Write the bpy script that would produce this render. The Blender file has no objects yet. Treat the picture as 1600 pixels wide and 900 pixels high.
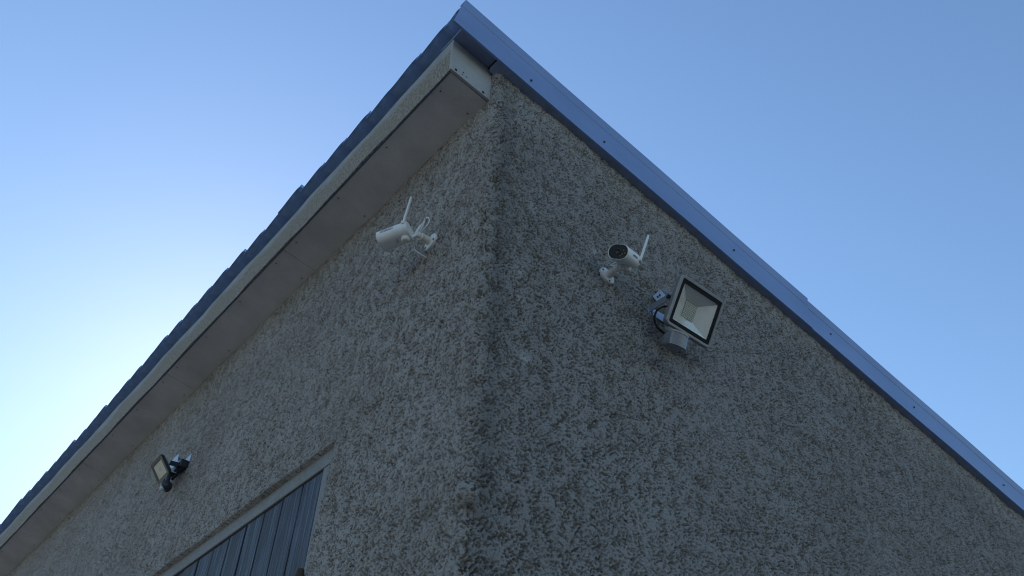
import bpy, bmesh, math, random
import numpy as np
from mathutils import Matrix, Vector

SC = bpy.context.scene
COL = SC.collection
random.seed(7)
rad = math.radians

# ------------------------------------------------------------------ camera
cam_data = bpy.data.cameras.new("camera")
cam_data.sensor_width = 36.0
cam_data.lens = 36.0 * 1360.13 / 1600.0
cam_data.clip_start = 0.05
cam_data.clip_end = 4000
cam = bpy.data.objects.new("camera", cam_data)
COL.objects.link(cam)
CR = ((0.7657, -0.4435, -0.4657), (-0.6423, -0.4906, -0.5889), (0.0327, 0.7501, -0.6605))
mw = Matrix.Identity(4)
for i in range(3):
    for j in range(3):
        mw[i][j] = CR[i][j]
mw.translation = Vector((-1.2248, -1.7058, 1.6))
cam.matrix_world = Matrix.LocRotScale(mw.translation, mw.to_quaternion(), None)
SC.camera = cam

# ------------------------------------------------------------------ sky, sun, exposure
SUN_EL, SUN_AZ = rad(30), rad(18)          # azimuth from +Y towards +X: the sun stands behind the house
w = bpy.data.worlds.new("World")
SC.world = w
w.use_nodes = True
nt = w.node_tree
nt.nodes.clear()
sky = nt.nodes.new("ShaderNodeTexSky")
sky.sky_type = 'NISHITA'
sky.sun_disc = False
sky.sun_elevation = SUN_EL
sky.sun_rotation = SUN_AZ
sky.altitude = 0
sky.air_density = 1.45
sky.dust_density = 0.25
sky.ozone_density = 5.5
bg = nt.nodes.new("ShaderNodeBackground")
bg.inputs["Strength"].default_value = 0.1
out = nt.nodes.new("ShaderNodeOutputWorld")
nt.links.new(sky.outputs[0], bg.inputs[0])
nt.links.new(bg.outputs[0], out.inputs[0])

sl_ = bpy.data.lights.new("sun", 'SUN')
sl_.energy = 2.8
sl_.angle = rad(0.5)
sl_.color = (1.0, 0.96, 0.91)
sun = bpy.data.objects.new("sun", sl_)
COL.objects.link(sun)
sv = Vector((math.sin(SUN_AZ) * math.cos(SUN_EL), math.cos(SUN_AZ) * math.cos(SUN_EL), math.sin(SUN_EL)))
sun.rotation_euler = (-sv).to_track_quat('-Z', 'Y').to_euler()
sun.location = (3, 20, 20)

SC.view_settings.view_transform = 'Standard'
SC.view_settings.look = 'None'
SC.view_settings.gamma = 1.0
SC.view_settings.use_curve_mapping = False
SC.view_settings.exposure = 0.84
SC.render.engine = 'CYCLES'
SC.cycles.use_denoising = True
SC.cycles.denoising_input_passes = 'RGB_ALBEDO_NORMAL'
SC.cycles.denoising_prefilter = 'ACCURATE'
SC.cycles.max_bounces = 5
SC.cycles.use_adaptive_sampling = True
SC.cycles.adaptive_threshold = 0.005
SC.cycles.filter_width = 1.1

# ------------------------------------------------------------------ materials
def nodes(name):
    m = bpy.data.materials.new(name)
    m.use_nodes = True
    t = m.node_tree
    b = t.nodes["Principled BSDF"]
    return m, t, b

def N(t, kind, **kw):
    n = t.nodes.new(kind)
    for k, v in kw.items():
        if isinstance(k, str) and hasattr(n, k):
            setattr(n, k, v)
        else:
            n.inputs[k].default_value = v
    return n

def noise(t, scale, detail=4.0, rough=0.5, vec=None, mapping=None):
    n = t.nodes.new("ShaderNodeTexNoise")
    n.inputs["Scale"].default_value = scale
    n.inputs["Detail"].default_value = detail
    n.inputs["Roughness"].default_value = rough
    if vec is not None:
        src = vec
        if mapping:
            mp = t.nodes.new("ShaderNodeMapping")
            mp.inputs["Scale"].default_value = mapping
            t.links.new(vec, mp.inputs["Vector"])
            src = mp.outputs[0]
        t.links.new(src, n.inputs["Vector"])
    return n.outputs["Fac"]

def ramp(t, src, stops):
    r = t.nodes.new("ShaderNodeValToRGB")
    el = r.color_ramp.elements
    el[0].position, el[0].color = stops[0][0], (*stops[0][1], 1)
    el[1].position, el[1].color = stops[-1][0], (*stops[-1][1], 1)
    for p, c in stops[1:-1]:
        e = el.new(p)
        e.color = (*c, 1)
    t.links.new(src, r.inputs[0])
    return r.outputs[0]

def mixc(t, fac, a, b, mode='MIX'):
    n = t.nodes.new("ShaderNodeMix")
    n.data_type = 'RGBA'
    n.blend_type = mode
    for s, v in ((0, fac), (6, a), (7, b)):
        if hasattr(v, "links") or hasattr(v, "is_linked"):
            t.links.new(v, n.inputs[s])
        else:
            n.inputs[s].default_value = v if s == 0 else (*v, 1)
    return n.outputs[2]

def math_(t, op, a, b=None, c=None, clamp=False):
    n = t.nodes.new("ShaderNodeMath")
    n.operation = op
    n.use_clamp = clamp
    for i, v in enumerate((a, b, c)):
        if v is None:
            continue
        if hasattr(v, "is_linked"):
            t.links.new(v, n.inputs[i])
        else:
            n.inputs[i].default_value = v
    return n.outputs[0]

def geo(t):
    return t.nodes.new("ShaderNodeNewGeometry").outputs["Position"]

def objc(t):
    return t.nodes.new("ShaderNodeTexCoord").outputs["Object"]

def bump(t, b, src, strength, dist):
    n = t.nodes.new("ShaderNodeBump")
    n.inputs["Strength"].default_value = strength
    n.inputs["Distance"].default_value = dist
    t.links.new(src, n.inputs["Height"])
    t.links.new(n.outputs[0], b.inputs["Normal"])

def simple(name, col, rough=0.5, metal=0.0, var=0.12, scale=30.0, bmp=0.0, spec=0.5):
    m, t, b = nodes(name)
    f = noise(t, scale, 5, 0.6, objc(t))
    lo = tuple(c * (1 - var) for c in col)
    hi = tuple(min(1, c * (1 + var)) for c in col)
    t.links.new(ramp(t, f, [(0.3, lo), (0.7, hi)]), b.inputs["Base Color"])
    rr = ramp(t, noise(t, scale * 2.3, 3, 0.5, objc(t)), [(0.3, (rough * .85,) * 3), (0.7, (min(1, rough * 1.2),) * 3)])
    t.links.new(rr, b.inputs["Roughness"])
    b.inputs["Metallic"].default_value = metal
    b.inputs["Specular IOR Level"].default_value = spec
    if bmp:
        bump(t, b, noise(t, scale * 4, 5, 0.6, objc(t)), bmp, 0.002)
    return m

def mat_render():
    m, t, b = nodes("roughcast")
    p = geo(t)
    sx = t.nodes.new("ShaderNodeSeparateXYZ")
    t.links.new(p, sx.inputs[0])
    X, Y, Z = sx.outputs
    grain = noise(t, 260, 3, 0.6, p)
    mid = noise(t, 38, 4, 0.62, p)
    big = noise(t, 1.9, 5, 0.6, p)
    base = ramp(t, mid, [(0.3, (0.415, 0.375, 0.34)), (0.7, (0.545, 0.50, 0.46))])
    base = mixc(t, 0.55, base, ramp(t, grain, [(0.3, (0.32, 0.30, 0.28)), (0.62, (0.50, 0.465, 0.43)), (0.78, (0.60, 0.57, 0.54))]))
    # dark and pale stones in the thrown aggregate; dark ones also paint pit shade
    vo = t.nodes.new("ShaderNodeTexVoronoi")
    vo.inputs["Scale"].default_value = 95
    vo.inputs["Randomness"].default_value = 1.0
    t.links.new(p, vo.inputs["Vector"])
    sc_ = t.nodes.new("ShaderNodeSeparateColor")
    t.links.new(vo.outputs["Color"], sc_.inputs[0])
    near_ = math_(t, 'SUBTRACT', 1.0, math_(t, 'MULTIPLY', vo.outputs["Distance"], 1.55), clamp=True)
    dk = math_(t, 'MULTIPLY', math_(t, 'MULTIPLY_ADD', sc_.outputs[0], 9.0, -6.6, clamp=True), math_(t, 'MULTIPLY_ADD', near_, 5.0, -1.6, clamp=True))
    base = mixc(t, math_(t, 'MULTIPLY', dk, 0.5), base, (0.055, 0.055, 0.06))
    lt = math_(t, 'MULTIPLY', math_(t, 'MULTIPLY_ADD', sc_.outputs[1], 12.0, -10.6, clamp=True), math_(t, 'MULTIPLY_ADD', near_, 6.0, -3.4, clamp=True))
    base = mixc(t, math_(t, 'MULTIPLY', lt, 0.15), base, (0.55, 0.54, 0.52))
    pit_shade = noise(t, 120, 4, 0.70, p, (1.0, 1.0, 1.7))  # fine dark specks: the shade inside the pits put into the colour
    pit_shade = math_(t, 'MULTIPLY_ADD', pit_shade, -17.0, 7.5, clamp=True)
    base = mixc(t, math_(t, 'MULTIPLY', pit_shade, 0.72), base, (0.030, 0.034, 0.042))
    # weathered gable side: dirty streaks, plus its shade painted as a darker tint, cleaner under the verge and in patches
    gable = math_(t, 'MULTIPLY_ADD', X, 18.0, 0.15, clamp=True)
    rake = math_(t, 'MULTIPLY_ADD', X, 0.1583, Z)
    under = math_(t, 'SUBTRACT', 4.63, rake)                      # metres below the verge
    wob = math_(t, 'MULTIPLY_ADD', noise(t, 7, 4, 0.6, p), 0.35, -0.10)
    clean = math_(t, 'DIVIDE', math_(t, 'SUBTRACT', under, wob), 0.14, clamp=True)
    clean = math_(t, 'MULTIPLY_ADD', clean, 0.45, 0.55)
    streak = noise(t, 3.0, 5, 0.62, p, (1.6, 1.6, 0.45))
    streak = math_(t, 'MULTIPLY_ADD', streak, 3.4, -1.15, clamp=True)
    dirt_shade = math_(t, 'MULTIPLY', math_(t, 'MULTIPLY', gable, clean), math_(t, 'MULTIPLY_ADD', streak, 0.16, 0.84))
    col = mixc(t, math_(t, 'MULTIPLY', dirt_shade, 0.88), base, mixc(t, 0.9, base, (0.64, 0.67, 0.72), 'MULTIPLY'))
    # grey-black broken strip down the arris of the corner
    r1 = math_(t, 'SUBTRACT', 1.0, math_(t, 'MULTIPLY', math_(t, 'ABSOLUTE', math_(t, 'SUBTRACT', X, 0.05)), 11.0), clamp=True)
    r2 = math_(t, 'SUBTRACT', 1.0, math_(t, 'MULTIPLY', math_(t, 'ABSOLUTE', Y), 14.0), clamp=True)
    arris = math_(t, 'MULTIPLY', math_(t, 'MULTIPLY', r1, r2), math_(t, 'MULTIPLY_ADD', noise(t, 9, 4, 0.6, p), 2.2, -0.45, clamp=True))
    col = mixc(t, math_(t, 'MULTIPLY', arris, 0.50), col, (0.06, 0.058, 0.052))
    # a few lime-pale splashes
    sp = math_(t, 'MULTIPLY_ADD', noise(t, 5.2, 6, 0.7, p), 9.0, -6.1, clamp=True)
    col = mixc(t, math_(t, 'MULTIPLY', sp, 0.6), col, (0.42, 0.42, 0.40))
    for bx, by, bz, br in [(0.152, -0.0, 3.611, 0.045), (0.161, 0.0, 3.493, 0.035), (0.214, 0.0, 3.963, 0.035), (0.526, 0.0, 3.939, 0.04), (0.188, 0.0, 3.254, 0.04)]:
        dn_ = t.nodes.new("ShaderNodeVectorMath")
        dn_.operation = 'DISTANCE'
        t.links.new(p, dn_.inputs[0])
        dn_.inputs[1].default_value = (bx, by, bz)
        q_ = math_(t, 'SUBTRACT', 1.0, math_(t, 'DIVIDE', dn_.outputs["Value"], br), clamp=True)
        q_ = math_(t, 'MULTIPLY', q_, math_(t, 'MULTIPLY_ADD', noise(t, 60, 4, 0.7, p), 9.0, -3.6, clamp=True), clamp=True)
        col = mixc(t, math_(t, 'MULTIPLY', q_, 0.6), col, (0.60, 0.62, 0.64))
    tone = ramp(t, big, [(0.3, (0.80, 0.775, 0.74)), (0.7, (1.0, 1.0, 1.0))])
    col = mixc(t, 1.0, col, tone, 'MULTIPLY')
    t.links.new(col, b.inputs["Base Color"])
    b.inputs["Roughness"].default_value = 0.93
    b.inputs["Specular IOR Level"].default_value = 0.25
    h = math_(t, 'ADD', noise(t, 150, 4, 0.65, p), math_(t, 'MULTIPLY', noise(t, 420, 2, 0.6, p), 0.4))
    bump(t, b, h, 1.0, 0.0050)
    return m

def mat_board(name, lo, hi, speck=0.35, bmp=0.35):
    m, t, b = nodes(name)
    p = geo(t)
    c = ramp(t, noise(t, 4.0, 6, 0.6, p), [(0.3, lo), (0.7, hi)])
    c = mixc(t, speck, c, ramp(t, noise(t, 210, 4, 0.7, p), [(0.35, tuple(v * .55 for v in lo)), (0.65, tuple(min(1, v * 1.35) for v in hi))]))
    t.links.new(c, b.inputs["Base Color"])
    b.inputs["Roughness"].default_value = 0.85
    b.inputs["Specular IOR Level"].default_value = 0.3
    bump(t, b, noise(t, 160, 5, 0.65, p), bmp, 0.002)
    return m

def mat_fascia():
    m, t, b = nodes("fascia_board")
    p = geo(t)
    sx = t.nodes.new("ShaderNodeSeparateXYZ")
    t.links.new(p, sx.inputs[0])
    Z = sx.outputs[2]
    k = math_(t, 'MULTIPLY_ADD', noise(t, 2.2, 2, 0.5, p, (0.01, 1.0, 0.01)), 0.16, -0.02)
    hgt = math_(t, 'DIVIDE', math_(t, 'SUBTRACT', math_(t, 'SUBTRACT', Z, 4.575), k), 0.04, clamp=True)
    grit = ramp(t, noise(t, 85, 6, 0.8, p), [(0.33, (0.07, 0.055, 0.04)), (0.5, (0.26, 0.215, 0.16)), (0.66, (0.55, 0.50, 0.41))])
    smooth = ramp(t, noise(t, 9, 5, 0.6, p), [(0.3, (0.30, 0.30, 0.30)), (0.7, (0.40, 0.40, 0.39))])
    t.links.new(mixc(t, math_(t, 'MULTIPLY', hgt, 0.85), grit, smooth), b.inputs["Base Color"])
    b.inputs["Roughness"].default_value = 0.88
    bump(t, b, noise(t, 140, 5, 0.7, p), 0.55, 0.003)
    return m

def mat_wood():
    m, t, b = nodes("navy_stained_timber")
    p = objc(t)
    rnd = t.nodes.new("ShaderNodeObjectInfo").outputs["Random"]
    off = t.nodes.new("ShaderNodeCombineXYZ")
    t.links.new(math_(t, 'MULTIPLY', rnd, 37.0), off.inputs[1])
    ad = t.nodes.new("ShaderNodeVectorMath")
    t.links.new(p, ad.inputs[0])
    t.links.new(off.outputs[0], ad.inputs[1])
    pv = ad.outputs[0]
    g = noise(t, 42, 6, 0.75, pv, (1, 1.6, 0.05))
    c = ramp(t, g, [(0.28, (0.004, 0.005, 0.009)), (0.48, (0.008, 0.012, 0.021)), (0.64, (0.105, 0.14, 0.205))])
    wear = math_(t, 'MULTIPLY_ADD', noise(t, 9, 5, 0.7, pv, (1, 2.0, 0.35)), 4.0, -2.1, clamp=True)
    c = mixc(t, math_(t, 'MULTIPLY', wear, 0.25), c, (0.12, 0.15, 0.21))
    tint = ramp(t, rnd, [(0.0, (0.72, 0.74, 0.8)), (1.0, (1.0, 1.0, 1.0))])
    c = mixc(t, 1.0, c, tint, 'MULTIPLY')
    t.links.new(c, b.inputs["Base Color"])
    b.inputs["Roughness"].default_value = 0.6
    bump(t, b, g, 0.9, 0.004)
    return m

def mat_barge():
    m, t, b = nodes("coated_sheet_metal")
    p = geo(t)
    c = ramp(t, noise(t, 1.6, 5, 0.6, p, (1, 1, 2.5)), [(0.3, (0.19, 0.28, 0.50)), (0.7, (0.25, 0.35, 0.59))])
    st = math_(t, 'MULTIPLY_ADD', noise(t, 24, 5, 0.7, p, (1, 1, 0.12)), 3.2, -1.8, clamp=True)
    c = mixc(t, math_(t, 'MULTIPLY', st, 0.22), c, (0.30, 0.33, 0.40))
    t.links.new(c, b.inputs["Base Color"])
    b.inputs["Roughness"].default_value = 0.42
    b.inputs["Metallic"].default_value = 0.15
    bump(t, b, noise(t, 14, 3, 0.5, p), 0.15, 0.004)
    return m

def mat_ground():
    m, t, b = nodes("yard_ground")
    p = geo(t)
    c = ramp(t, noise(t, 0.25, 6, 0.6, p), [(0.35, (0.085, 0.086, 0.088)), (0.55, (0.115, 0.115, 0.115)), (0.7, (0.075, 0.078, 0.075))])
    c = mixc(t, 0.4, c, ramp(t, noise(t, 40, 5, 0.7, p), [(0.3, (0.06, 0.06, 0.06)), (0.7, (0.16, 0.16, 0.155))]))
    t.links.new(c, b.inputs["Base Color"])
    b.inputs["Roughness"].default_value = 0.95
    bump(t, b, noise(t, 30, 5, 0.7, p), 0.6, 0.02)
    return m

M = dict(
    render=mat_render(),
    fascia=mat_fascia(),
    soffit=mat_board("soffit_board", (0.50, 0.47, 0.44), (0.72, 0.69, 0.65), 0.22, 0.25),
    cap=mat_board("end_cap_board", (0.31, 0.31, 0.30), (0.44, 0.44, 0.43), 0.2, 0.2),
    band=mat_board("smooth_cement_band", (0.20, 0.20, 0.195), (0.32, 0.32, 0.31), 0.5, 0.5),
    dark=simple("dark_timber", (0.06, 0.075, 0.11), 0.8, 0, 0.25, 20),
    verge=simple("blue_grey_painted_timber", (0.24, 0.29, 0.42), 0.7, 0, 0.15, 20),
    wood=mat_wood(),
    barge=mat_barge(),
    tile=simple("slate_blue_tile", (0.25, 0.39, 0.66), 0.6, 0, 0.3, 14, 0.4),
    ground=mat_ground(),
    white=simple("white_plastic", (0.80, 0.78, 0.73), 0.38, 0, 0.04, 25),
    cream=simple("cream_plastic", (0.74, 0.69, 0.60), 0.45, 0, 0.05, 25),
    glassblack=simple("dark_lens_cover", (0.014, 0.018, 0.026), 0.2, 0, 0.1, 30, 0.0, 0.15),
    lens=simple("lens_black", (0.006, 0.006, 0.008), 0.08, 0, 0.1, 30),
    ink=simple("black_ink", (0.03, 0.035, 0.045), 0.6),
    screw=simple("dark_screw", (0.05, 0.05, 0.055), 0.45, 0.6),
    alu=simple("grey_cast_aluminium", (0.27, 0.275, 0.28), 0.42, 0.35, 0.12, 40),
    steel=simple("zinc_bracket", (0.40, 0.42, 0.46), 0.4, 0.6, 0.1, 30),
    rubber=simple("black_rubber", (0.007, 0.008, 0.010), 0.6, 0, 0.15, 40, 0.0, 0.2),
    reflector=simple("silvered_reflector", (0.90, 0.87, 0.80), 0.15, 0.45, 0.04, 20),
    led=simple("led_panel", (0.46, 0.47, 0.47), 0.5, 0, 0.04, 60),
    ledrim=simple("led_phosphor", (0.78, 0.76, 0.62), 0.4, 0, 0.05, 60),
    blackalu=simple("black_cast_aluminium", (0.022, 0.025, 0.03), 0.42, 0.1, 0.2, 40),
    beigeglass=simple("frosted_diffuser", (0.62, 0.56, 0.44), 0.3, 0, 0.08, 25),
    smoke=simple("smoky_pir_lens", (0.20, 0.22, 0.25), 0.2, 0, 0.12, 60),
    pirwhite=simple("white_pir_lens", (0.50, 0.54, 0.56), 0.35, 0, 0.05, 60),
    rust=simple("rusty_iron", (0.075, 0.052, 0.038), 0.85, 0.2, 0.4, 60, 0.5),
)
gm, gt, gb = nodes("clear_glass")
tr_ = gt.nodes.new("ShaderNodeBsdfTransparent")
tr_.inputs[0].default_value = (0.96, 0.97, 0.97, 1)
gl_ = gt.nodes.new("ShaderNodeBsdfGlossy")
gl_.inputs["Roughness"].default_value = 0.03
mx_ = gt.nodes.new("ShaderNodeMixShader")
mx_.inputs[0].default_value = 0.05
gt.links.new(tr_.outputs[0], mx_.inputs[1])
gt.links.new(gl_.outputs[0], mx_.inputs[2])
gt.links.new(mx_.outputs[0], gt.nodes["Material Output"].inputs[0])
M['glass'] = gm

# ------------------------------------------------------------------ object helpers
WORLD = {}

def thing(name, label, cat, loc, group=None, kind=None):
    o = bpy.data.objects.new(name, None)
    o.empty_display_size = 0.1
    COL.objects.link(o)
    o.location = loc
    o["label"] = label
    o["category"] = cat
    if group:
        o["group"] = group
    WORLD[o.name] = Matrix.Translation(Vector(loc))
    return o

def link(name, me, parent=None, Mx=None, label=None):
    o = bpy.data.objects.new(name, me)
    COL.objects.link(o)
    Mx = Mx or Matrix.Identity(4)
    if parent:
        o.parent = parent
        o.matrix_basis = WORLD[parent.name].inverted() @ Mx
    else:
        o.matrix_basis = Mx
    WORLD[o.name] = Mx.copy()
    if label:
        o["label"] = label
    return o

def part(name, bm, mat, parent=None, Mx=None, smooth=False, label=None, bev=0.0, seg=2):
    me = bpy.data.meshes.new(name)
    bmesh.ops.recalc_face_normals(bm, faces=bm.faces)
    if smooth:
        for f in bm.faces:
            f.smooth = True
    bm.to_mesh(me)
    bm.free()
    me.materials.append(mat)
    o = link(name, me, parent, Mx, label)
    if bev:
        md = o.modifiers.new("bevel", 'BEVEL')
        md.width = bev
        md.segments = seg
        md.limit_method = 'ANGLE'
        md.angle_limit = rad(40)
    if smooth:
        try:
            me.shade_smooth_by_angle = None
        except Exception:
            pass
    return o

def box(bm, x0, x1, y0, y1, z0, z1, Mx=None, shear=0.0):
    vs = []
    for x in (x0, x1):
        for y in (y0, y1):
            for z in (z0, z1):
                v = Vector((x, y, z - shear * x))
                vs.append(bm.verts.new(Mx @ v if Mx else v))
    for a in ((0, 1, 3, 2), (4, 6, 7, 5), (0, 4, 5, 1), (2, 3, 7, 6), (0, 2, 6, 4), (1, 5, 7, 3)):
        bm.faces.new([vs[i] for i in a])
    return bm

def B():
    return bmesh.new()

def loft(bm, rings, cap0=True, cap1=True):
    rr = [[bm.verts.new(p) for p in r] for r in rings]
    n = len(rr[0])
    for a, b in zip(rr, rr[1:]):
        for i in range(n):
            bm.faces.new((a[i], a[(i + 1) % n], b[(i + 1) % n], b[i]))
    if cap0:
        bm.faces.new(rr[0])
    if cap1:
        bm.faces.new(rr[-1])
    return bm

def lathe(bm, prof, n=24, axis='Z', Mx=None, cap0=True, cap1=True):
    """prof: list of (distance along axis, radius)"""
    rings = []
    for h, r in prof:
        ring = []
        for i in range(n):
            a = 2 * math.pi * i / n
            c, s = r * math.cos(a), r * math.sin(a)
            v = {'Z': (c, s, h), 'X': (h, c, s), 'Y': (s, h, c)}[axis]
            v = Vector(v)
            ring.append(Mx @ v if Mx else v)
        rings.append(ring)
    return loft(bm, rings, cap0, cap1)

def catmull(pts, k=8):
    P = [Vector(p) for p in pts]
    P = [P[0] * 2 - P[1]] + P + [P[-1] * 2 - P[-2]]
    outp = []
    for i in range(1, len(P) - 2):
        for j in range(k):
            t = j / k
            a, b_, c, d = P[i - 1:i + 3]
            outp.append(0.5 * ((2 * b_) + (-a + c) * t + (2 * a - 5 * b_ + 4 * c - d) * t * t + (-a + 3 * b_ - 3 * c + d) * t ** 3))
    outp.append(P[-2])
    return outp

def tube(bm, pts, r, n=8, k=8, straight=False, r2=None):
    P = [Vector(p) for p in pts] if straight else catmull(pts, k)
    rings = []
    up = Vector((0.13, 0.31, 0.94))
    for i, p in enumerate(P):
        d = (P[min(i + 1, len(P) - 1)] - P[max(i - 1, 0)]).normalized()
        a = d.cross(up)
        if a.length < 1e-3:
            a = d.cross(Vector((1, 0, 0)))
        a.normalize()
        b_ = d.cross(a)
        rr = r if r2 is None else r + (r2 - r) * i / (len(P) - 1)
        rings.append([p + (a * math.cos(2 * math.pi * q / n) + b_ * math.sin(2 * math.pi * q / n)) * rr for q in range(n)])
    return loft(bm, rings)

def rrect(w_, h_, r, n=5):
    """rounded rectangle outline in 2-D"""
    pts = []
    for cx, cy, a0 in ((w_ / 2 - r, h_ / 2 - r, 0), (-w_ / 2 + r, h_ / 2 - r, 90), (-w_ / 2 + r, -h_ / 2 + r, 180), (w_ / 2 - r, -h_ / 2 + r, 270)):
        for i in range(n + 1):
            a = rad(a0 + 90 * i / n)
            pts.append((cx + r * math.cos(a), cy + r * math.sin(a)))
    return pts

def frame(origin, X, Y, Z):
    m = Matrix.Identity(4)
    for i, v in enumerate((X, Y, Z)):
        v = Vector(v).normalized()
        for j in range(3):
            m[j][i] = v[j]
    m.translation = Vector(origin)
    return m

# ------------------------------------------------------------------ numbers of the building
T = 0.15828           # fall of the roof per metre away from the high eave
ZS = 4.475            # soffit height at the wall
DECK = 4.64
HX, HY = 6.2, 8.6     # depth of the roof, length of the eave wall
BY = -0.043           # front of the barge board

# ------------------------------------------------------------------ ground
g = B()
n = 24
gv = [[g.verts.new(((i / n - .5) * 1600, (j / n - .5) * 1600, 0)) for j in range(n + 1)] for i in range(n + 1)]
for i in range(n):
    for j in range(n):
        g.faces.new((gv[i][j], gv[i + 1][j], gv[i + 1][j + 1], gv[i][j + 1]))
go = part("ground", g, M['ground'])
go["kind"] = "structure"

# ------------------------------------------------------------------ the house
house = thing("house", "grey roughcast house seen from below at its corner, with boxed eave and metal verge trim", "house", (0, 0, 0))

# --- roughcast walls: one thick, really displaced sheet wrapped round the corner
def perlin(u, v, seed, per=4096):
    rng = np.random.default_rng(seed)
    ang = rng.random(per * 4) * 2 * np.pi
    gx, gy = np.cos(ang), np.sin(ang)
    iu, iv = np.floor(u).astype(np.int64), np.floor(v).astype(np.int64)
    fu, fv = u - iu, v - iv
    def hsh(a, b):
        h = (a * 73856093) ^ (b * 19349663) ^ (seed * 83492791)
        h = (h ^ (h >> 13)) * 1274126177
        return (h ^ (h >> 16)) & (per * 4 - 1)
    su, svv = fu * fu * fu * (fu * (fu * 6 - 15) + 10), fv * fv * fv * (fv * (fv * 6 - 15) + 10)
    def dot(a, b):
        h = hsh(iu + a, iv + b)
        return gx[h] * (fu - a) + gy[h] * (fv - b)
    x0 = dot(0, 0) * (1 - su) + dot(1, 0) * su
    x1 = dot(0, 1) * (1 - su) + dot(1, 1) * su
    return (x0 * (1 - svv) + x1 * svv) * 1.5

def sstep(a, b, x):
    t_ = np.clip((x - a) / (b - a), 0, 1)
    return t_ * t_ * (3 - 2 * t_)

OPEN_Y, OPEN_Z = 0.838, 3.250

def build_wall():
    def graded(L, s0, k):
        o_, x = [0.0], 0.0
        while x < L:
            x += s0 * (1 + k * x)
            o_.append(x)
        return o_
    left = graded(7.1, 0.0032, 0.44) + [7.6, 8.1, HY]
    right = graded(4.4, 0.0032, 0.40) + [4.8, 5.4, HX - .1]
    us = np.array([-a for a in left[:0:-1]] + right)
    zs = np.array(list(np.arange(0, 2.3, 0.1)) + list(np.arange(2.3, 4.665, 0.0034)))
    U, Z = np.meshgrid(us, zs, indexing='ij')
    # height field, metres
    wu = U + 0.012 * perlin(U * 31, Z * 31, 5)
    wz = Z + 0.012 * perlin(U * 31, Z * 31, 6)
    n1 = perlin(wu * 96, wz * 142, 1)
    n2 = perlin(wu * 168, wz * 215, 2)
    n3 = perlin(U * 24, Z * 20, 3)
    n4 = perlin(U * 3.1, Z * 2.3, 4)
    n5 = perlin(U * 190, Z * 190, 9)
    mod = 0.75 + 0.35 * perlin(U * 1.3, Z * 1.1, 8)
    f = n1 + 0.60 * n2 + 0.40 * n3
    H = 0.0225 * mod * (sstep(-0.62, -0.22, f) - 0.90) + 0.0022 * n2 + 0.0030 * n3 + 0.006 * n4 + 0.0010 * n5
    # chipped knob on the arris
    H += 0.022 * np.exp(-((U - 0.0) ** 2 / 0.0007 + (Z - 2.715) ** 2 / 0.0009))
    H -= 0.020 * np.exp(-((U - 0.008) ** 2 / 0.0004 + (Z - 2.665) ** 2 / 0.0004))
    H *= sstep(2.0, 2.4, Z) * 0.9 + 0.1
    # opening
    edge_n = 0.010 * perlin(U * 9, Z * 9, 12) + 0.006 * perlin(U * 45, Z * 45, 13)
    dy = -U - (OPEN_Y + 0.035 * np.clip((3.25 - Z) / 0.45, 0, 1) + edge_n)
    dz = (OPEN_Z + 0.35 * edge_n * 0.5) - Z
    inside = (dy > 0) & (dz > 0) & (-U < 3.12)
    H = np.where(inside, -0.045, H)
    # where near the opening's right side the coat is trowelled thin
    thin = sstep(0.045, 0.0, -dy) * sstep(0.02, 0.05, dz) * (dy <= 0) * (U < 0)
    H = np.where(inside, H, H * (1 - 0.55 * thin) - 0.002 * thin)
    # base surface and normal with a rounded corner of radius R
    R = 0.028
    a = R * math.pi / 4
    X0 = np.where(U > a, U - a + R, 0.0)
    Y0 = np.where(U < -a, -U - a + R, 0.0)
    th = np.clip(U / a, -1, 1) * math.pi / 4 + math.pi / 4        # 0: facing -x, 90: facing -y
    nx, ny = -np.cos(th), -np.sin(th)
    mid = np.abs(U) <= a
    X0 = np.where(mid, R + R * nx, X0)
    Y0 = np.where(mid, R + R * ny, Y0)
    top = np.where(X0 > 0.03, DECK - 0.004 - T * X0, np.where(Y0 < 0.054, DECK, ZS + 0.012))
    Zc = np.minimum(Z, top + 0.0)
    PX, PY = X0 + nx * H, Y0 + ny * H
    keepv = Z <= top + 0.006
    deep = inside & (dy > 0.03) & (dz > 0.03)
    nU, nZ = U.shape
    idx = np.arange(nU * nZ).reshape(nU, nZ)
    q = np.stack([idx[:-1, :-1], idx[1:, :-1], idx[1:, 1:], idx[:-1, 1:]], -1)
    kv = keepv & ~deep
    kq = kv[:-1, :-1] & kv[1:, :-1] & (kv[1:, 1:] | kv[:-1, 1:] | kv[1:, :-1]) & keepv[:-1, :-1]
    kq &= ~(deep[1:, 1:] | deep[:-1, 1:])
    F = q[kq]
    co = np.stack([PX, PY, Zc], -1).reshape(-1, 3)
    used = np.unique(F)
    remap = np.full(co.shape[0], -1, np.int64)
    remap[used] = np.arange(len(used))
    co, F = co[used], remap[F]
    me = bpy.data.meshes.new("roughcast_wall")
    me.vertices.add(len(co))
    me.vertices.foreach_set("co", co.astype(np.float32).ravel())
    me.loops.add(F.size)
    me.loops.foreach_set("vertex_index", F.astype(np.int32).ravel())
    me.polygons.add(len(F))
    me.polygons.foreach_set("loop_start", np.arange(0, F.size, 4, dtype=np.int32))
    me.polygons.foreach_set("loop_total", np.full(len(F), 4, dtype=np.int32))
    me.polygons.foreach_set("use_smooth", np.ones(len(F), dtype=bool))
    me.update()
    me.validate()
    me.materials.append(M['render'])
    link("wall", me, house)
build_wall()

# far walls, unseen sides of the same building
bm = B()
box(bm, HX - .15, HX - .1, 0.03, HY, 0, 4.60 - T * (HX - .1))
box(bm, 0.03, HX - .15, HY - .1, HY - .05, 0, 3.55)
part("back_wall", bm, M['render'], house)

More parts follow.
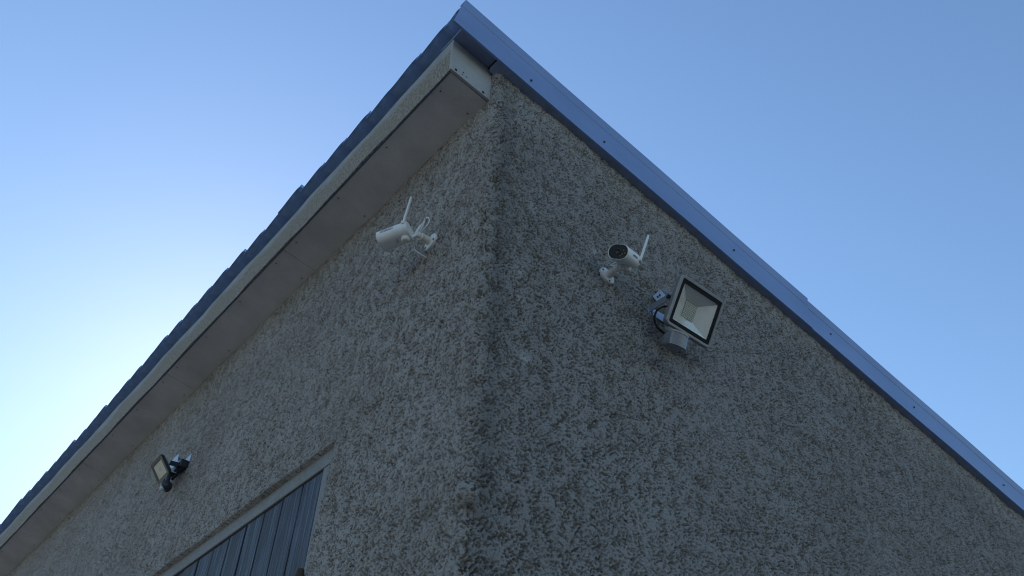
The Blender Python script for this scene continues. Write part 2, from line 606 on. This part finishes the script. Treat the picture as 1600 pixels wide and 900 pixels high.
# --- smooth cement band round the doorway
DY0, DZ1, DY1 = 0.938, 3.188, 3.072
bm = B()
box(bm, 0.022, 0.08, 0.80, 3.14, DZ1, 3.30)
part("lintel", bm, M['band'], house, bev=0.004)
for y0, y1 in ((0.80, DY0), (DY1, 3.14)):
    bm = B()
    box(bm, 0.024, 0.08, y0, y1, 0, DZ1 - 0.001)
    part("door_jamb", bm, M['band'], house, bev=0.004)
bm = B()
box(bm, 0.058, 0.070, DY0, DY1, 0, DZ1)
door = part("door", bm, M['dark'], house, label="navy stained door of upright timber boards")
for k in range(14):
    y0 = DY0 + 0.0035 + 0.1522 * k
    y1 = y0 + 0.1522 - 0.006 - random.uniform(0, 0.003)
    xo = 0.029 + random.uniform(-0.003, 0.005)
    bm = B()
    m_ = 3
    secs = []
    for i in range(9):
        z = 0.05 + (DZ1 - 0.055 - random.uniform(0, .004) * (i == 8)) * i / 8
        j = random.uniform(-.0012, .0012)
        secs.append([(xo, y0 + j, z), (xo + .001, (y0 + y1) / 2, z), (xo, y1 + j, z), (0.056, y1 + j, z), (0.056, y0 + j, z)])
    loft(bm, [[Vector(p) for p in s] for s in secs])
    part("plank", bm, M['wood'], door, bev=0.0035)
bm = B()
lathe(bm, [(2.60, .010), (2.61, .015), (2.755, .015), (2.775, .012), (2.778, .004)], 12, 'Z', Matrix.Translation((-0.012, 0.882, 0)))
box(bm, -0.010, 0.02, 0.884, 1.25, 2.66, 2.70)
part("hinge", bm, M['rust'], door, smooth=False, label="rusty strap hinge pin")

# --- boxed eave: soffit boards, fascia boards, end cap
FX = -0.200
seams = [0.056, 1.415, 2.81, 4.20, 5.60, 7.0, HY]
for a_, b_ in zip(seams, seams[1:]):
    bm = B()
    box(bm, FX + 0.015, 0.03, a_ + .0015, b_ - .0015, ZS, ZS + 0.009, shear=T)
    s_ = part("soffit_board", bm, M['soffit'], house, bev=0.001)
    L = b_ - a_
    for q in range(4):
        for xx in (-0.165, -0.014 - .01):
            if xx > -.1 and q % 2:
                continue
            yy = a_ + 0.10 + (L - .2) * q / 3 + random.uniform(-.01, .01)
            c = B()
            lathe(c, [(0, .0032), (.0012, .0036), (.004, .003)], 10, 'Z', Matrix.Translation((xx, yy, ZS - T * xx - .0022)))
            part("screw", c, M['screw'], s_)
fse = [0.042, 1.33, 2.70, 4.08, 5.46, 6.84, HY]
for a_, b_ in zip(fse, fse[1:]):
    bm = B()
    nn = 10
    secs = []
    for i in range(nn + 1):
        y = a_ + .001 + (b_ - a_ - .002) * i / nn
        wv = 0.0022 * math.sin(y * 7.1) + 0.0015 * math.sin(y * 17.3)
        secs.append([Vector((FX + wv, y, 4.499)), Vector((FX + wv * .4, y, 4.60)), Vector((FX - wv, y, 4.702)),
                     Vector((FX + .006, y, 4.702)), Vector((FX + .006, y, 4.499))])
    loft(bm, secs)
    part("fascia_board", bm, M['fascia'], house)
# cap that closes the box at the gable end
bm = B()
outl = [(-0.1995, 4.500), (0.03, 4.468), (0.03, 4.66), (-0.203, 4.70)]
r0 = [Vector((x, 0.040, z)) for x, z in outl]
r1 = [Vector((x, 0.052, z)) for x, z in outl]
loft(bm, [r0, r1])
capo = part("end_cap", bm, M['cap'], house, bev=0.0015, label="pale grey cement board closing the end of the eave box")
for x, z, r in ((-.175, 4.512, .0055), (-.036, 4.490, .0055), (-.139, 4.528, .0025), (-.143, 4.512, .002), (-.122, 4.512, .002)):
    c = B()
    lathe(c, [(0.0375, r), (0.0395, r * 1.05), (.041, r)], 10, 'Y', Matrix.Translation((x, 0, z)))
    part("screw", c, M['screw'], capo)

# --- verge: underside board and folded metal barge boards
bm = B()
box(bm, -0.02, HX, BY + 0.006, 0.03, 4.6335, 4.660, shear=T)
part("verge_board", bm, M['verge'], house)
bm = B()
box(bm, -0.06, HX, BY + 0.006, HY + .05, 4.712, 4.742, shear=T)
part("roof_deck", bm, M['dark'], house)
bm = B()
box(bm, -0.205, -0.0215, BY + 0.006, 0.12, 4.672, 4.680, shear=T)
part("verge_closer", bm, M['verge'], house)
barge_spans = [(-0.25, 1.978, 0.0, 0.012), (1.955, 4.05, 0.0035, 0.0), (4.02, HX + .05, 0.007, 0.0)]
screws_x = [0.144, 0.566, 1.417, 2.15, 2.854, 3.708, 4.5, 5.3]
for k, (xa, xb, back, hi_) in enumerate(barge_spans):
    bm = B()
    nn = 12
    secs = []
    for i in range(nn + 1):
        x = xa + (xb - xa) * i / nn
        zz = 4.632 - T * x
        tp = 0.172 + hi_
        if k == 0 and i == 0:
            pass
        y = BY + back + 0.0012 * math.sin(x * 5.3)
        pts = [(y + .010, zz + .000), (y, zz), (y, zz + tp * .76), (y - .002, zz + tp * .775), (y - .012, zz + tp),
               (y + .03, zz + tp + .006), (y + .03, zz + tp + .0035), (y - .008, zz + tp - .003), (y + .001, zz + tp * .79), (y + .003, zz + tp * .775), (y + .003, zz + .003), (y + .010, zz + .003)]
        ring = []
        for (py, pz) in pts:
            xx = x
            if i == 0 and k == 0:
                xx = -0.262 + (pz - zz) / tp * 0.035
            ring.append(Vector((xx, py, pz - (-T * x) + (-T * xx))))
        secs.append(ring)
    loft(bm, secs)
    bo = part("barge_board", bm, M['barge'], house, bev=0.0)
    for sx in screws_x:
        if xa + .05 < sx < xb - .03:
            zc = 4.632 + {0.144: 0.041, 0.566: 0.051, 1.417: 0.08, 2.15: 0.083, 2.854: 0.075, 3.708: 0.069}.get(sx, .08) - T * sx
            c = B()
            lathe(c, [(0, .0055), (-.003, .005), (-.0045, .002)], 8, 'Y', Matrix.Translation((sx, BY + back - .001, zc)))
            part("screw", c, M['screw'], bo)

# --- roof tiles along the eave (and the course above them)
PER = 0.2035
def tile_mesh():
    bm = B()
    prof = []
    nn = 14
    for i in range(nn + 1):
        u = i / nn
        if u < .32:
            h = .018 + .032 * math.sin(u / .32 * math.pi / 2)
        else:
            h = .050 - .052 * (0.5 - 0.5 * math.cos((u - .32) / .68 * math.pi)) ** 0.9
        prof.append((u * (PER + .018), h))
    Lx = 0.36
    secs = []
    for xi, lift in ((0, 0.010), (0.012, 0.011), (Lx * .5, 0.006), (Lx, 0.0)):
        up = [Vector((xi, y, h + lift + (0.0 if xi else -.003))) for y, h in prof]
        dn = [Vector((xi, y, h + lift - .011)) for y, h in reversed(prof)]
        secs.append(up + dn)
    loft(bm, secs)
    # small nib on the interlock lip
    box(bm, -0.002, 0.03, -0.004, 0.008, 0.012, 0.030)
    bmesh.ops.recalc_face_normals(bm, faces=bm.faces)
    me = bpy.data.meshes.new("roof_tile")
    bm.to_mesh(me)
    bm.free()
    me.materials.append(M['tile'])
    return me
tme = tile_mesh()
tme.polygons.foreach_set("use_smooth", [False] * len(tme.polygons))
TX = -0.237
slope = math.atan(T)
for row in range(2):
    for k in range(-1, 42):
        y = 0.248 + PER * k - PER + random.uniform(-.004, .004)
        y0 = max(y, -0.036) if k == -1 else y
        x = TX + row * 0.335 + random.uniform(-.007, .007)
        o = bpy.data.objects.new("roof_tile", tme)
        COL.objects.link(o)
        o.parent = house
        z = 4.738 - T * x + row * .004 + random.uniform(-.0015, .0015)
        o.matrix_basis = Matrix.Translation((x, y0, z)) @ Matrix.Rotation(slope, 4, 'Y') @ Matrix.Rotation(random.uniform(-.008, .008), 4, 'X') @ (Matrix.Scale(0.43, 4, (0, 1, 0)) if k == -1 else Matrix.Identity(4))
# ------------------------------------------------------------------ lettering
def text_mesh(s, size):
    cu = bpy.data.curves.new("t", 'FONT')
    cu.body = s
    cu.size = size
    cu.extrude = 0.0002
    cu.resolution_u = 2
    ob = bpy.data.objects.new("t", cu)
    COL.objects.link(ob)
    dg = bpy.context.evaluated_depsgraph_get()
    dg.update()
    me = bpy.data.meshes.new_from_object(ob.evaluated_get(dg))
    me.name = 'lettering'
    bpy.data.objects.remove(ob)
    return me

# ------------------------------------------------------------------ security cameras
def oblong(w_, h_, n=12):
    """stadium outline, w_ wide (local y), h_ tall (local z)"""
    r = h_ / 2
    pts = []
    for s, a0 in ((1, -90), (-1, 90)):
        for i in range(n + 1):
            a = rad(a0 + 180 * i / n)
            pts.append((s * (w_ / 2 - r) + r * math.cos(a), r * math.sin(a)))
    return pts

def ring_x(x, pts, k=1.0, dz=0.0):
    return [Vector((x, y * k, z * k + dz)) for y, z in pts]

def security_camera(label, base, nrm, rear, d, roll, knob_local, ant_base, ant_tip, cable, text, plate_roll, text_side):
    root = thing("security_camera", label, "camera", base, "white wireless security cameras on the walls")
    d = Vector(d).normalized()
    side = Vector((0, 0, 1)).cross(d).normalized()
    up = d.cross(side)
    Q = Matrix.Rotation(roll, 3, d)
    side, up = Q @ side, Q @ up
    F = frame(rear, d, side, up)
    L, W, Hh = 0.122, 0.084, 0.060
    st = oblong(W, Hh)
    bm = B()
    loft(bm, [ring_x(-.001, st, .90), ring_x(-.0005, st, .97), ring_x(.002, st, .995), ring_x(.02, st, 1), ring_x(L - .004, st, 1), ring_x(L - .0005, st, .992),
              ring_x(L, st, .965), ring_x(L - .001, st, .93), ring_x(L - .006, st, .92)])
    body = part("body", bm, M['white'], root, F, smooth=True)
    bm = B()
    loft(bm, [ring_x(L - .0058, st, .918), ring_x(L - .003, st, .915), ring_x(L - .002, st, .90)])
    face = part("face_plate", bm, M['glassblack'], root, F)
    bm = B()
    lathe(bm, [(L - .003, .0125), (L - .0005, .012), (L - .0008, .009), (L - .002, .006)], 24, 'X', Matrix.Translation((0, 0, .002)))
    part("lens", bm, M['lens'], face, F, smooth=True)
    for (yy, zz) in ((.022, .006), (.018, -.008), (.028, -.004), (.012, -.015)):
        bm = B()
        lathe(bm, [(L - .003, .0036), (L - .0012, .0034)], 10, 'X', Matrix.Translation((0, yy, zz)))
        part("infrared_led", bm, M['lens'], face, F)
    # antenna
    ab, at_ = F @ Vector(ant_base), Vector(ant_tip)
    bm = B()
    dd = at_ - ab
    AF = frame(ab, dd.cross(Vector((0, 0, 1))).cross(dd), dd.cross(Vector((0, 0, 1))), dd)
    ln = dd.length
    rings = []
    for h, a_, b2 in ((-.004, .0060, .0045), (.012, .0068, .0050), (.016, .0072, .0048), (ln - .008, .0085, .0042), (ln - .002, .0068, .0036), (ln, .0035, .002)):
        rings.append([Vector((b2 * math.cos(2 * math.pi * i / 12), a_ * math.sin(2 * math.pi * i / 12), h)) for i in range(12)])
    loft(bm, rings)
    ant = part("antenna", bm, M['white'], root, AF, smooth=True)
    bm = B()
    lathe(bm, [(-.009, .0075), (.009, .0075)], 14, 'Y', Matrix.Translation((0, 0, -.003)))
    part("antenna_hinge", bm, M['cream'], ant, AF)
    # bracket: plate on the wall, ribbed neck, ball, knob under the body
    nrm = Vector(nrm).normalized()
    kn = F @ Vector(knob_local)
    t1 = nrm.cross(Vector((0, 0, 1))).normalized()
    Q = Matrix.Rotation(plate_roll, 3, nrm)
    PF = frame(base, Q @ t1, Q @ nrm.cross(t1), nrm)
    bm = B()
    lathe(bm, [(-.014, .037), (.004, .037), (.0065, .0355), (.008, .024), (.010, .018)], 28, 'Z', Matrix.Diagonal((1.0, .78, 1, 1)))
    plate = part("mount_plate", bm, M['white'], root, PF, smooth=False, bev=.0008)
    for a_ in (10, 130, 250):
        x_, y_ =   .0300 * math.cos(rad(a_)), .0235 * math.sin(rad(a_))
        bm = B()
        lathe(bm, [(.0055, .0042), (.0088, .0040), (.0092, .002)], 10, 'Z', Matrix.Translation((x_, y_, 0)))
        part("screw", bm, M['screw'], plate, PF)
    b0 = Vector(base)
    b1 = b0 + nrm * 0.052
    bm = B()
    lathe(bm, [(.006, .0170), (.020, .0155), (.038, .0145), (.040, .0165), (.047, .0165), (.050, .0125), (.058, .0115), (.064, .008)], 24, 'Z')
    for q in range(6):
        a_ = 2 * math.pi * q / 6
        box(bm, -.0012, .0012, .0135, .0172, .040, .048, Matrix.Rotation(a_, 4, 'Z'))
    part("mount_neck", bm, M['cream'], root, PF, smooth=False)
    b2_ = b0 + nrm * 0.062
    bm = B()
    tube(bm, [b2_, b2_.lerp(kn, .5), kn], .0055, 12, 4)
    part("mount_arm", bm, M['white'], root, smooth=True)
    # round hinge boss where the arm meets the body
    bm = B()
    lathe(bm, [(-.004, .0165), (.013, .0160), (.018, .013), (.0195, .006)], 20, 'Z', Matrix.Rotation(math.pi, 4, 'X'))
    bosst = Matrix.Translation((knob_local[0], knob_local[1], -Hh / 2 + .002))
    part("mount_boss", bm, M['cream'], root, F @ bosst, smooth=False, bev=.001)
    # cable
    for pts, r_ in cable:
        bm = B()
        tube(bm, pts, r_, 8, 8)
        part("cable", bm, M['white'], root, smooth=True)
    # printed name and marks on the flank
    sgn, y0, x0, z0, size, rot_ = text_side
    me = text_mesh(text, size)
    me.materials.append(M['ink'])
    # local text x -> along body, text y -> around the flank
    a_ = Vector((-sgn, 0, 0))
    nml = Vector((0, sgn * math.cos(rot_), math.sin(rot_)))
    tm = frame((x0, y0, z0), a_, nml.cross(a_), nml)
    link("lettering", me, body, F @ tm)
    for (xa, xb, ya, yb) in ((.030, .0315, -.006, .012), (.034, .0352, .006, .014), (.052, .0532, -.010, .010), (.058, .059, -.010, .004)):
        bm = B()
        box(bm, xa, xb, ya, yb, -Hh / 2 - .0004, -Hh / 2 + .002)
        part("printed_mark", bm, M['ink'], body, F)
    return root, F

def offp(base, nrm, *abc):
    pass

# camera on the eave wall
security_camera("white bullet camera with a tied cable loop, side on, just under the boxed eave",
    (-0.005, 0.341, 3.890), (-1, 0, 0), (-0.100, 0.341, 3.887), (-.4859, .8586, -.1636), rad(0),
    (0.022, 0.0, -0.041), (0.010, 0.038, 0.012), (-0.128, 0.322, 4.035),
    [([(-.06, .372, 3.893), (-.055, .356, 3.938), (-.052, .340, 3.962), (-.050, .327, 3.977), (-.052, .306, 3.964), (-.055, .290, 3.930), (-.058, .302, 3.908), (-.06, .338, 3.900), (-.06, .366, 3.893)], .0022),
     ([(-.063, .365, 3.890), (-.060, .350, 3.925), (-.058, .330, 3.950), (-.060, .316, 3.945), (-.062, .330, 3.915), (-.062, .362, 3.889)], .0022),
     ([(-.065, .371, 3.889), (-.062, .352, 3.930), (-.055, .334, 3.952)], .0046),
     ([(-.058, .370, 3.895), (-.052, .383, 3.880), (-.046, .382, 3.855), (-.030, .372, 3.838), (0.0, .365, 3.83)], .0020),
     ([(-.098, .346, 3.884), (-.082, .366, 3.892), (-.06, .370, 3.892)], .0034)],
    "ANRAN", 0.5, (1, 0.0426, 0.104, -0.0030, 0.0150, 0.0))

# camera on the gable wall
security_camera("white bullet camera with dark oval face looking down, left of the big floodlight",
    (0.580, -0.004, 3.841), (0, -1, 0), (0.615, -0.100, 3.874), (-.8881, -.2861, -.3598), rad(-24),
    (0.022, 0.0, -0.041), (0.010, 0.042, 0.004), (0.645, -0.172, 3.978),
    [([(.551, -.050, 3.846), (.569, -.052, 3.867), (.591, -.05, 3.886), (.612, -.03, 3.90), (.60, 0.0, 3.91)], .0018),
     ([(.585, -.066, 3.842), (.617, -.060, 3.860), (.640, -.062, 3.868)], .0012)],
    "ANRAN", -0.6, (1, 0.0426, 0.078, -0.0010, 0.0120, 0.05))

# ------------------------------------------------------------------ big silver floodlight on the gable wall
def ringp(pts, z, kx=1.0, ky=1.0, dx=0, dy=0):
    return [Vector((x * kx + dx, y * ky + dy, z)) for x, y in pts]

tilt = 0.55
FO = (0.897, -0.160, 3.745)
FF = frame(FO, (1, 0, 0), (0, -math.sin(tilt), math.cos(tilt)), (0, -math.cos(tilt), -math.sin(tilt)))
fl = thing("floodlight", "large grey square floodlight with reflector and motion sensor under it, right of the gable camera", "floodlight", (0.88, 0, 3.80))
FW, FH = 0.250, 0.207
o0 = rrect(FW, FH, .020, 6)
def rr(dw):
    return rrect(FW - 2 * dw, FH - 2 * dw, max(.004, .020 - dw), 6)
# housing: front ring, side wall, sloping back
bm = B()
loft(bm, [ringp(rr(.0145), -.006), ringp(rr(.0125), .0005), ringp(rr(.004), .0010), ringp(rr(.0008), -.0025), ringp(rr(0), -.006), ringp(rr(.001), -.020),
          ringp(rr(.006), -.022), ringp(rr(.010), -.030), ringp(rr(.034), -.044), ringp(rr(.036), -.050)], cap0=False)
hous = part("housing", bm, M['alu'], fl, FF)
for q in range(11):
    x = -.070 + .014 * q
    bm = B()
    box(bm, x - .0012, x + .0012, -.058, .058, -.062, -.0445)
    part("cooling_fin", bm, M['alu'], hous, FF)
bm = B()
loft(bm, [ringp(rr(.0142), -.0022), ringp(rr(.0285), -.0022), ringp(rr(.0285), -.006), ringp(rr(.0142), -.006), ringp(rr(.0142), -.0022)], False, False)
part("gasket", bm, M['rubber'], fl, FF)
# reflector: four facets, each a plate
iw, ih = (FW - .057) / 2, (FH - .057) / 2
pw, ph, pz = .0325, .0330, -.0400
px_, py_ = 0.0, 0.002
cor_o = [(-iw, -ih), (iw, -ih), (iw, ih), (-iw, ih)]
cor_i = [(-pw + px_, -ph + py_), (pw + px_, -ph + py_), (pw + px_, ph + py_), (-pw + px_, ph + py_)]
for a_, b_ in ((0, 1), (1, 2), (2, 3), (3, 0)):
    bm = B()
    A_, B_ = Vector((*cor_o[a_], -.0058)), Vector((*cor_o[b_], -.0058))
    C_, D_ = Vector((*cor_i[b_], pz)), Vector((*cor_i[a_], pz))
    nrm = (B_ - A_).cross(D_ - A_).normalized() * .0012
    loft(bm, [[A_, B_, C_, D_], [v - nrm for v in (A_, B_, C_, D_)]])
    part("reflector_facet", bm, M['reflector'], fl, FF)
bm = B()
box(bm, px_ - pw - .001, px_ + pw + .001, py_ - ph - .001, py_ + ph + .001, pz - .003, pz)
lp = part("led_panel", bm, M['led'], fl, FF)
bm = B()
for i in range(7):
    for j in range(9):
        x = px_ + (i - 3) * .0086
        y = py_ + (j - 4) * .0070
        box(bm, x - .0030, x + .0030, y - .0023, y + .0023, pz, pz + .0016)
lg = part("led_grid", bm, M['ledrim'], lp, FF)
bm = B()
for i in range(8):
    x = px_ + (i - 3.5) * .0086
    box(bm, x - .0007, x + .0007, py_ - ph, py_ + ph, pz + .0001, pz + .0004)
for j in range(10):
    y = py_ + (j - 4.5) * .0070
    box(bm, px_ - pw, px_ + pw, y - .0006, y + .0006, pz + .0005, pz + .0008)
part("led_trace", bm, M['alu'], lp, FF)
bm = B()
box(bm, -iw + .0005, iw - .0005, -ih + .0005, ih - .0005, -.0050, -.0030)
part("front_glass", bm, M['glass'], fl, FF)
# U bracket: foot on the wall, two arms, cross plate
bm = B()
box(bm, .800, .935, -.006, .002, 3.782, 3.822)
part("wall_foot", bm, M['steel'], fl, bev=.001)
for x in (.806, .929):
    bm = B()
    hinge_ = FF @ Vector((0, .020, -.072))
    s0 = [Vector((x - .002, -.006, 3.786)), Vector((x + .002, -.006, 3.786)), Vector((x + .002, -.006, 3.818)), Vector((x - .002, -.006, 3.818))]
    e = Vector((x, hinge_.y, hinge_.z))
    s1 = [e + Vector((-.002, -.004, -.014)), e + Vector((.002, -.004, -.014)), e + Vector((.002, .004, .014)), e + Vector((-.002, .004, .014))]
    loft(bm, [s0, s1])
    part("bracket_arm", bm, M['steel'], fl)
    bm = B()
    lathe(bm, [(-.005, .010), (.005, .010)], 6, 'X', Matrix.Translation(e))
    part("bolt", bm, M['screw'], fl)
# folded bright tab plate that stands out left of the housing
TP = [(.807, -.03, 3.854), (.861, -.03, 3.924), (.887, -.03, 3.905), (.833, -.03, 3.84)]
bm = B()
P = [Vector(p) for p in TP]
nn_ = (P[1] - P[0]).cross(P[3] - P[0]).normalized() * .002
loft(bm, [P, [p + nn_ for p in P]])
tab = part("bracket_tab", bm, M['steel'], fl)
bm = B()
Q_ = [Vector(v) for v in ((.855, -.031, 3.92), (.866, -.050, 3.906), (.871, -.070, 3.875), (.872, -.045, 3.882))]
nn_ = Vector((0, -.0006, .0016))
loft(bm, [Q_, [p + nn_ for p in Q_]])
part("tab_fold", bm, M['steel'], tab)
for f_ in (.3, .55):
    c_ = P[0].lerp(P[1], f_).lerp(P[3].lerp(P[2], f_), .5)
    bm = B()
    nz_ = (P[1] - P[0]).cross(P[3] - P[0]).normalized()
    lathe(bm, [(-.003, .0042), (.004, .0042)], 10, 'Z', frame(c_, nz_.orthogonal(), nz_.cross(nz_.orthogonal()), nz_))
    part("bolt", bm, M['screw'], tab)
# supply cable
bm = B()
tube(bm, [(.872, -.088, 3.800), (.848, -.050, 3.812), (.822, -.046, 3.790), (.800, -.046, 3.762), (.784, -.046, 3.716), (.792, -.050, 3.678), (.812, -.064, 3.650), (.812, -.09, 3.61)], .0040, 10, 8)
part("cable", bm, M['rubber'], fl, smooth=True)
# motion sensor
SF = frame((0.800, -0.118, 3.577), (0.96, -.10, .0), (0, -math.sin(.42), math.cos(.42)), (0, -math.cos(.42), -math.sin(.42)))
bm = B()
tube(bm, [FF @ Vector((-.088, -.098, -.022)), FF @ Vector((-.088, -.112, -.024)), SF @ Vector((0, .024, -.010))], .0155, 14, 3)
neck = part("sensor_neck", bm, M['alu'], fl)
bm = B()
sp = rrect(.072, .052, .010, 4)
loft(bm, [ringp(sp, -.052, .55, .55), ringp(sp, -.046, .72, .72), ringp(sp, -.022, .96, .96), ringp(sp, .012), ringp(sp, .016, .97, .97)])
sb = part("sensor_body", bm, M['alu'], fl, SF, bev=.0015)
bm = B()
secs = []
for z_, k_ in ((-.028, 1.0), (.028, 1.0)):
    pass
n_ = 14
o_, i_ = [], []
for q in range(n_ + 1):
    a = rad(-62 + 124 * q / n_)
    o_.append((math.sin(a) * .048, math.cos(a) * .030))
poly = o_ + [(.042, .004), (-.042, .004)]
loft(bm, [[Vector((x, -.024, z + .008)) for x, z in poly], [Vector((x, .022, z + .008)) for x, z in poly]])
part("sensor_lens", bm, M['smoke'], fl, SF)
bm = B()
poly2 = [(x * 1.05, z * 1.06) for x, z in o_] + [(x * .99, z * .98) for x, z in reversed(o_)]
for y0_, y1_ in ((.0222, .0285), (-.0265, -.0242)):
    loft(bm, [[Vector((x, y0_, z + .008)) for x, z in poly2], [Vector((x, y1_, z + .008)) for x, z in poly2]])
part("sensor_hood", bm, M['alu'], sb, SF)

# ------------------------------------------------------------------ small black floodlight on the eave wall
U2 = Vector((math.sin(.05), math.cos(.05), 0))
N2 = Vector((-math.cos(.05), math.sin(.05), 0))
V2 = Vector((0, 0, 1)) * math.cos(.70) + N2 * math.sin(.70)
W2 = U2.cross(V2)
if W2.x > 0:
    W2 = -W2
LO = Vector((-.110, 2.563, 3.802))
# right-handed frame: X = V, Y = ..., keep Z = outward face normal
LF = frame(LO, -U2, V2, (-U2).cross(V2))
f2 = thing("floodlight", "small black floodlight with beige diffuser and ball sensor, left above the navy door", "floodlight", (0, 2.56, 3.86))
o2w, o2h = .156, .118
def r2(dw, r_=.016):
    return rrect(o2w - 2 * dw, o2h - 2 * dw, max(.003, r_ - dw), 5)
bm = B()
loft(bm, [ringp(r2(.0225), -.0030), ringp(r2(.021), .0000), ringp(r2(.003), .0008), ringp(r2(0), -.004), ringp(r2(.001), -.012), ringp(r2(.010), -.020), ringp(r2(.028), -.030)], cap0=False)
h2 = part("housing", bm, M['blackalu'], f2, LF)
for q in range(7):
    x = -.036 + .012 * q
    bm = B()
    box(bm, x - .001, x + .001, -.026, .026, -.038, -.0305)
    part("cooling_fin", bm, M['blackalu'], h2, LF)
bm = B()
loft(bm, [ringp(r2(.022), -.0045), ringp(r2(.022), -.0022)])
part("diffuser", bm, M['beigeglass'], f2, LF)
bm = B()
lathe(bm, [(-.0022, .010), (-.0018, .0095)], 20, 'Z', Matrix.Diagonal((1.3, .9, 1, 1)))
part("led_spot", bm, M['led'], f2, LF)
# bracket
bm = B()
box(bm, -.005, .004, 2.470, 2.640, 3.855, 3.900)
part("wall_foot", bm, M['steel'], f2, bev=.001)
for y in (2.490, 2.615):
    bm = B()
    e = LF @ Vector((0, .0, -.026))
    s0 = [Vector((-.005, y - .002, 3.815)), Vector((-.005, y + .002, 3.815)), Vector((-.005, y + .002, 3.842)), Vector((-.005, y - .002, 3.842))]
    s1 = [Vector((e.x - .004, y - .002, e.z - .012)), Vector((e.x - .004, y + .002, e.z - .012)), Vector((e.x, y + .002, e.z + .014)), Vector((e.x, y - .002, e.z + .014))]
    loft(bm, [s0, s1])
    part("bracket_arm", bm, M['blackalu'], f2)
bm = B()
P = [Vector(p) for p in ((-.052, 2.646, 3.868), (-.052, 2.600, 3.902), (-.052, 2.528, 3.905), (-.046, 2.520, 3.838), (-.052, 2.592, 3.838))]
nn_ = (P[1] - P[0]).cross(P[3] - P[0]).normalized() * .002
loft(bm, [P, [p + nn_ for p in P]])
tb2 = part("bracket_tab", bm, M['steel'], f2)
bm = B()
P = [Vector(p) for p in ((-.048, 2.545, 3.893), (-.012, 2.505, 3.872), (-.012, 2.527, 3.841), (-.046, 2.535, 3.850))]
loft(bm, [P, [p + Vector((0, 0, .002)) for p in P]])
part("tab_fold", bm, M['steel'], tb2)
bm = B()
box(bm, -.045, -.004, 2.475, 2.560, 3.815, 3.860)
part("junction_box", bm, M['blackalu'], f2, bev=.006, seg=3)
bm = B()
tube(bm, [(-.035, 2.50, 3.83), (-.055, 2.47, 3.79), (-.050, 2.45, 3.76), (-.065, 2.46, 3.72)], .0075, 10, 6)
part("cable", bm, M['rubber'], f2, smooth=True)
bm = B()
lathe(bm, [(-.004, .0065), (.004, .0065)], 10, 'X', Matrix.Translation((-.047, 2.488, 3.842)))
part("cable_gland", bm, M['steel'], f2)
# ball sensor on an arm
bc = Vector((-.085, 2.452, 3.672))
bm = B()
tube(bm, [LF @ Vector((.035, -.050, -.012)), Vector((-.080, 2.475, 3.735)), bc + Vector((0, .004, .022))], .012, 12, 5)
part("sensor_arm", bm, M['blackalu'], f2, smooth=True)
bm = B()
box(bm, -.038, .004, -.070, -.0545, -.012, -.006)
part("warning_label_plate", bm, M['smoke'], f2, LF)
ax = Vector((-.62, .25, -.72)).normalized()
BF = frame(bc, ax.orthogonal(), ax.cross(ax.orthogonal()), ax)
bm = B()
lathe(bm, [(-.030, .006), (-.027, .016), (-.018, .026), (-.006, .0305), (.006, .0300), (.014, .0265), (.016, .0200)], 24, 'Z')
part("sensor_body", bm, M['blackalu'], f2, BF, smooth=True)
bm = B()
lathe(bm, [(.014, .0150), (.021, .0140), (.026, .0100), (.029, .005), (.030, .001)], 24, 'Z')
part("sensor_lens", bm, M['pirwhite'], f2, BF, smooth=True)
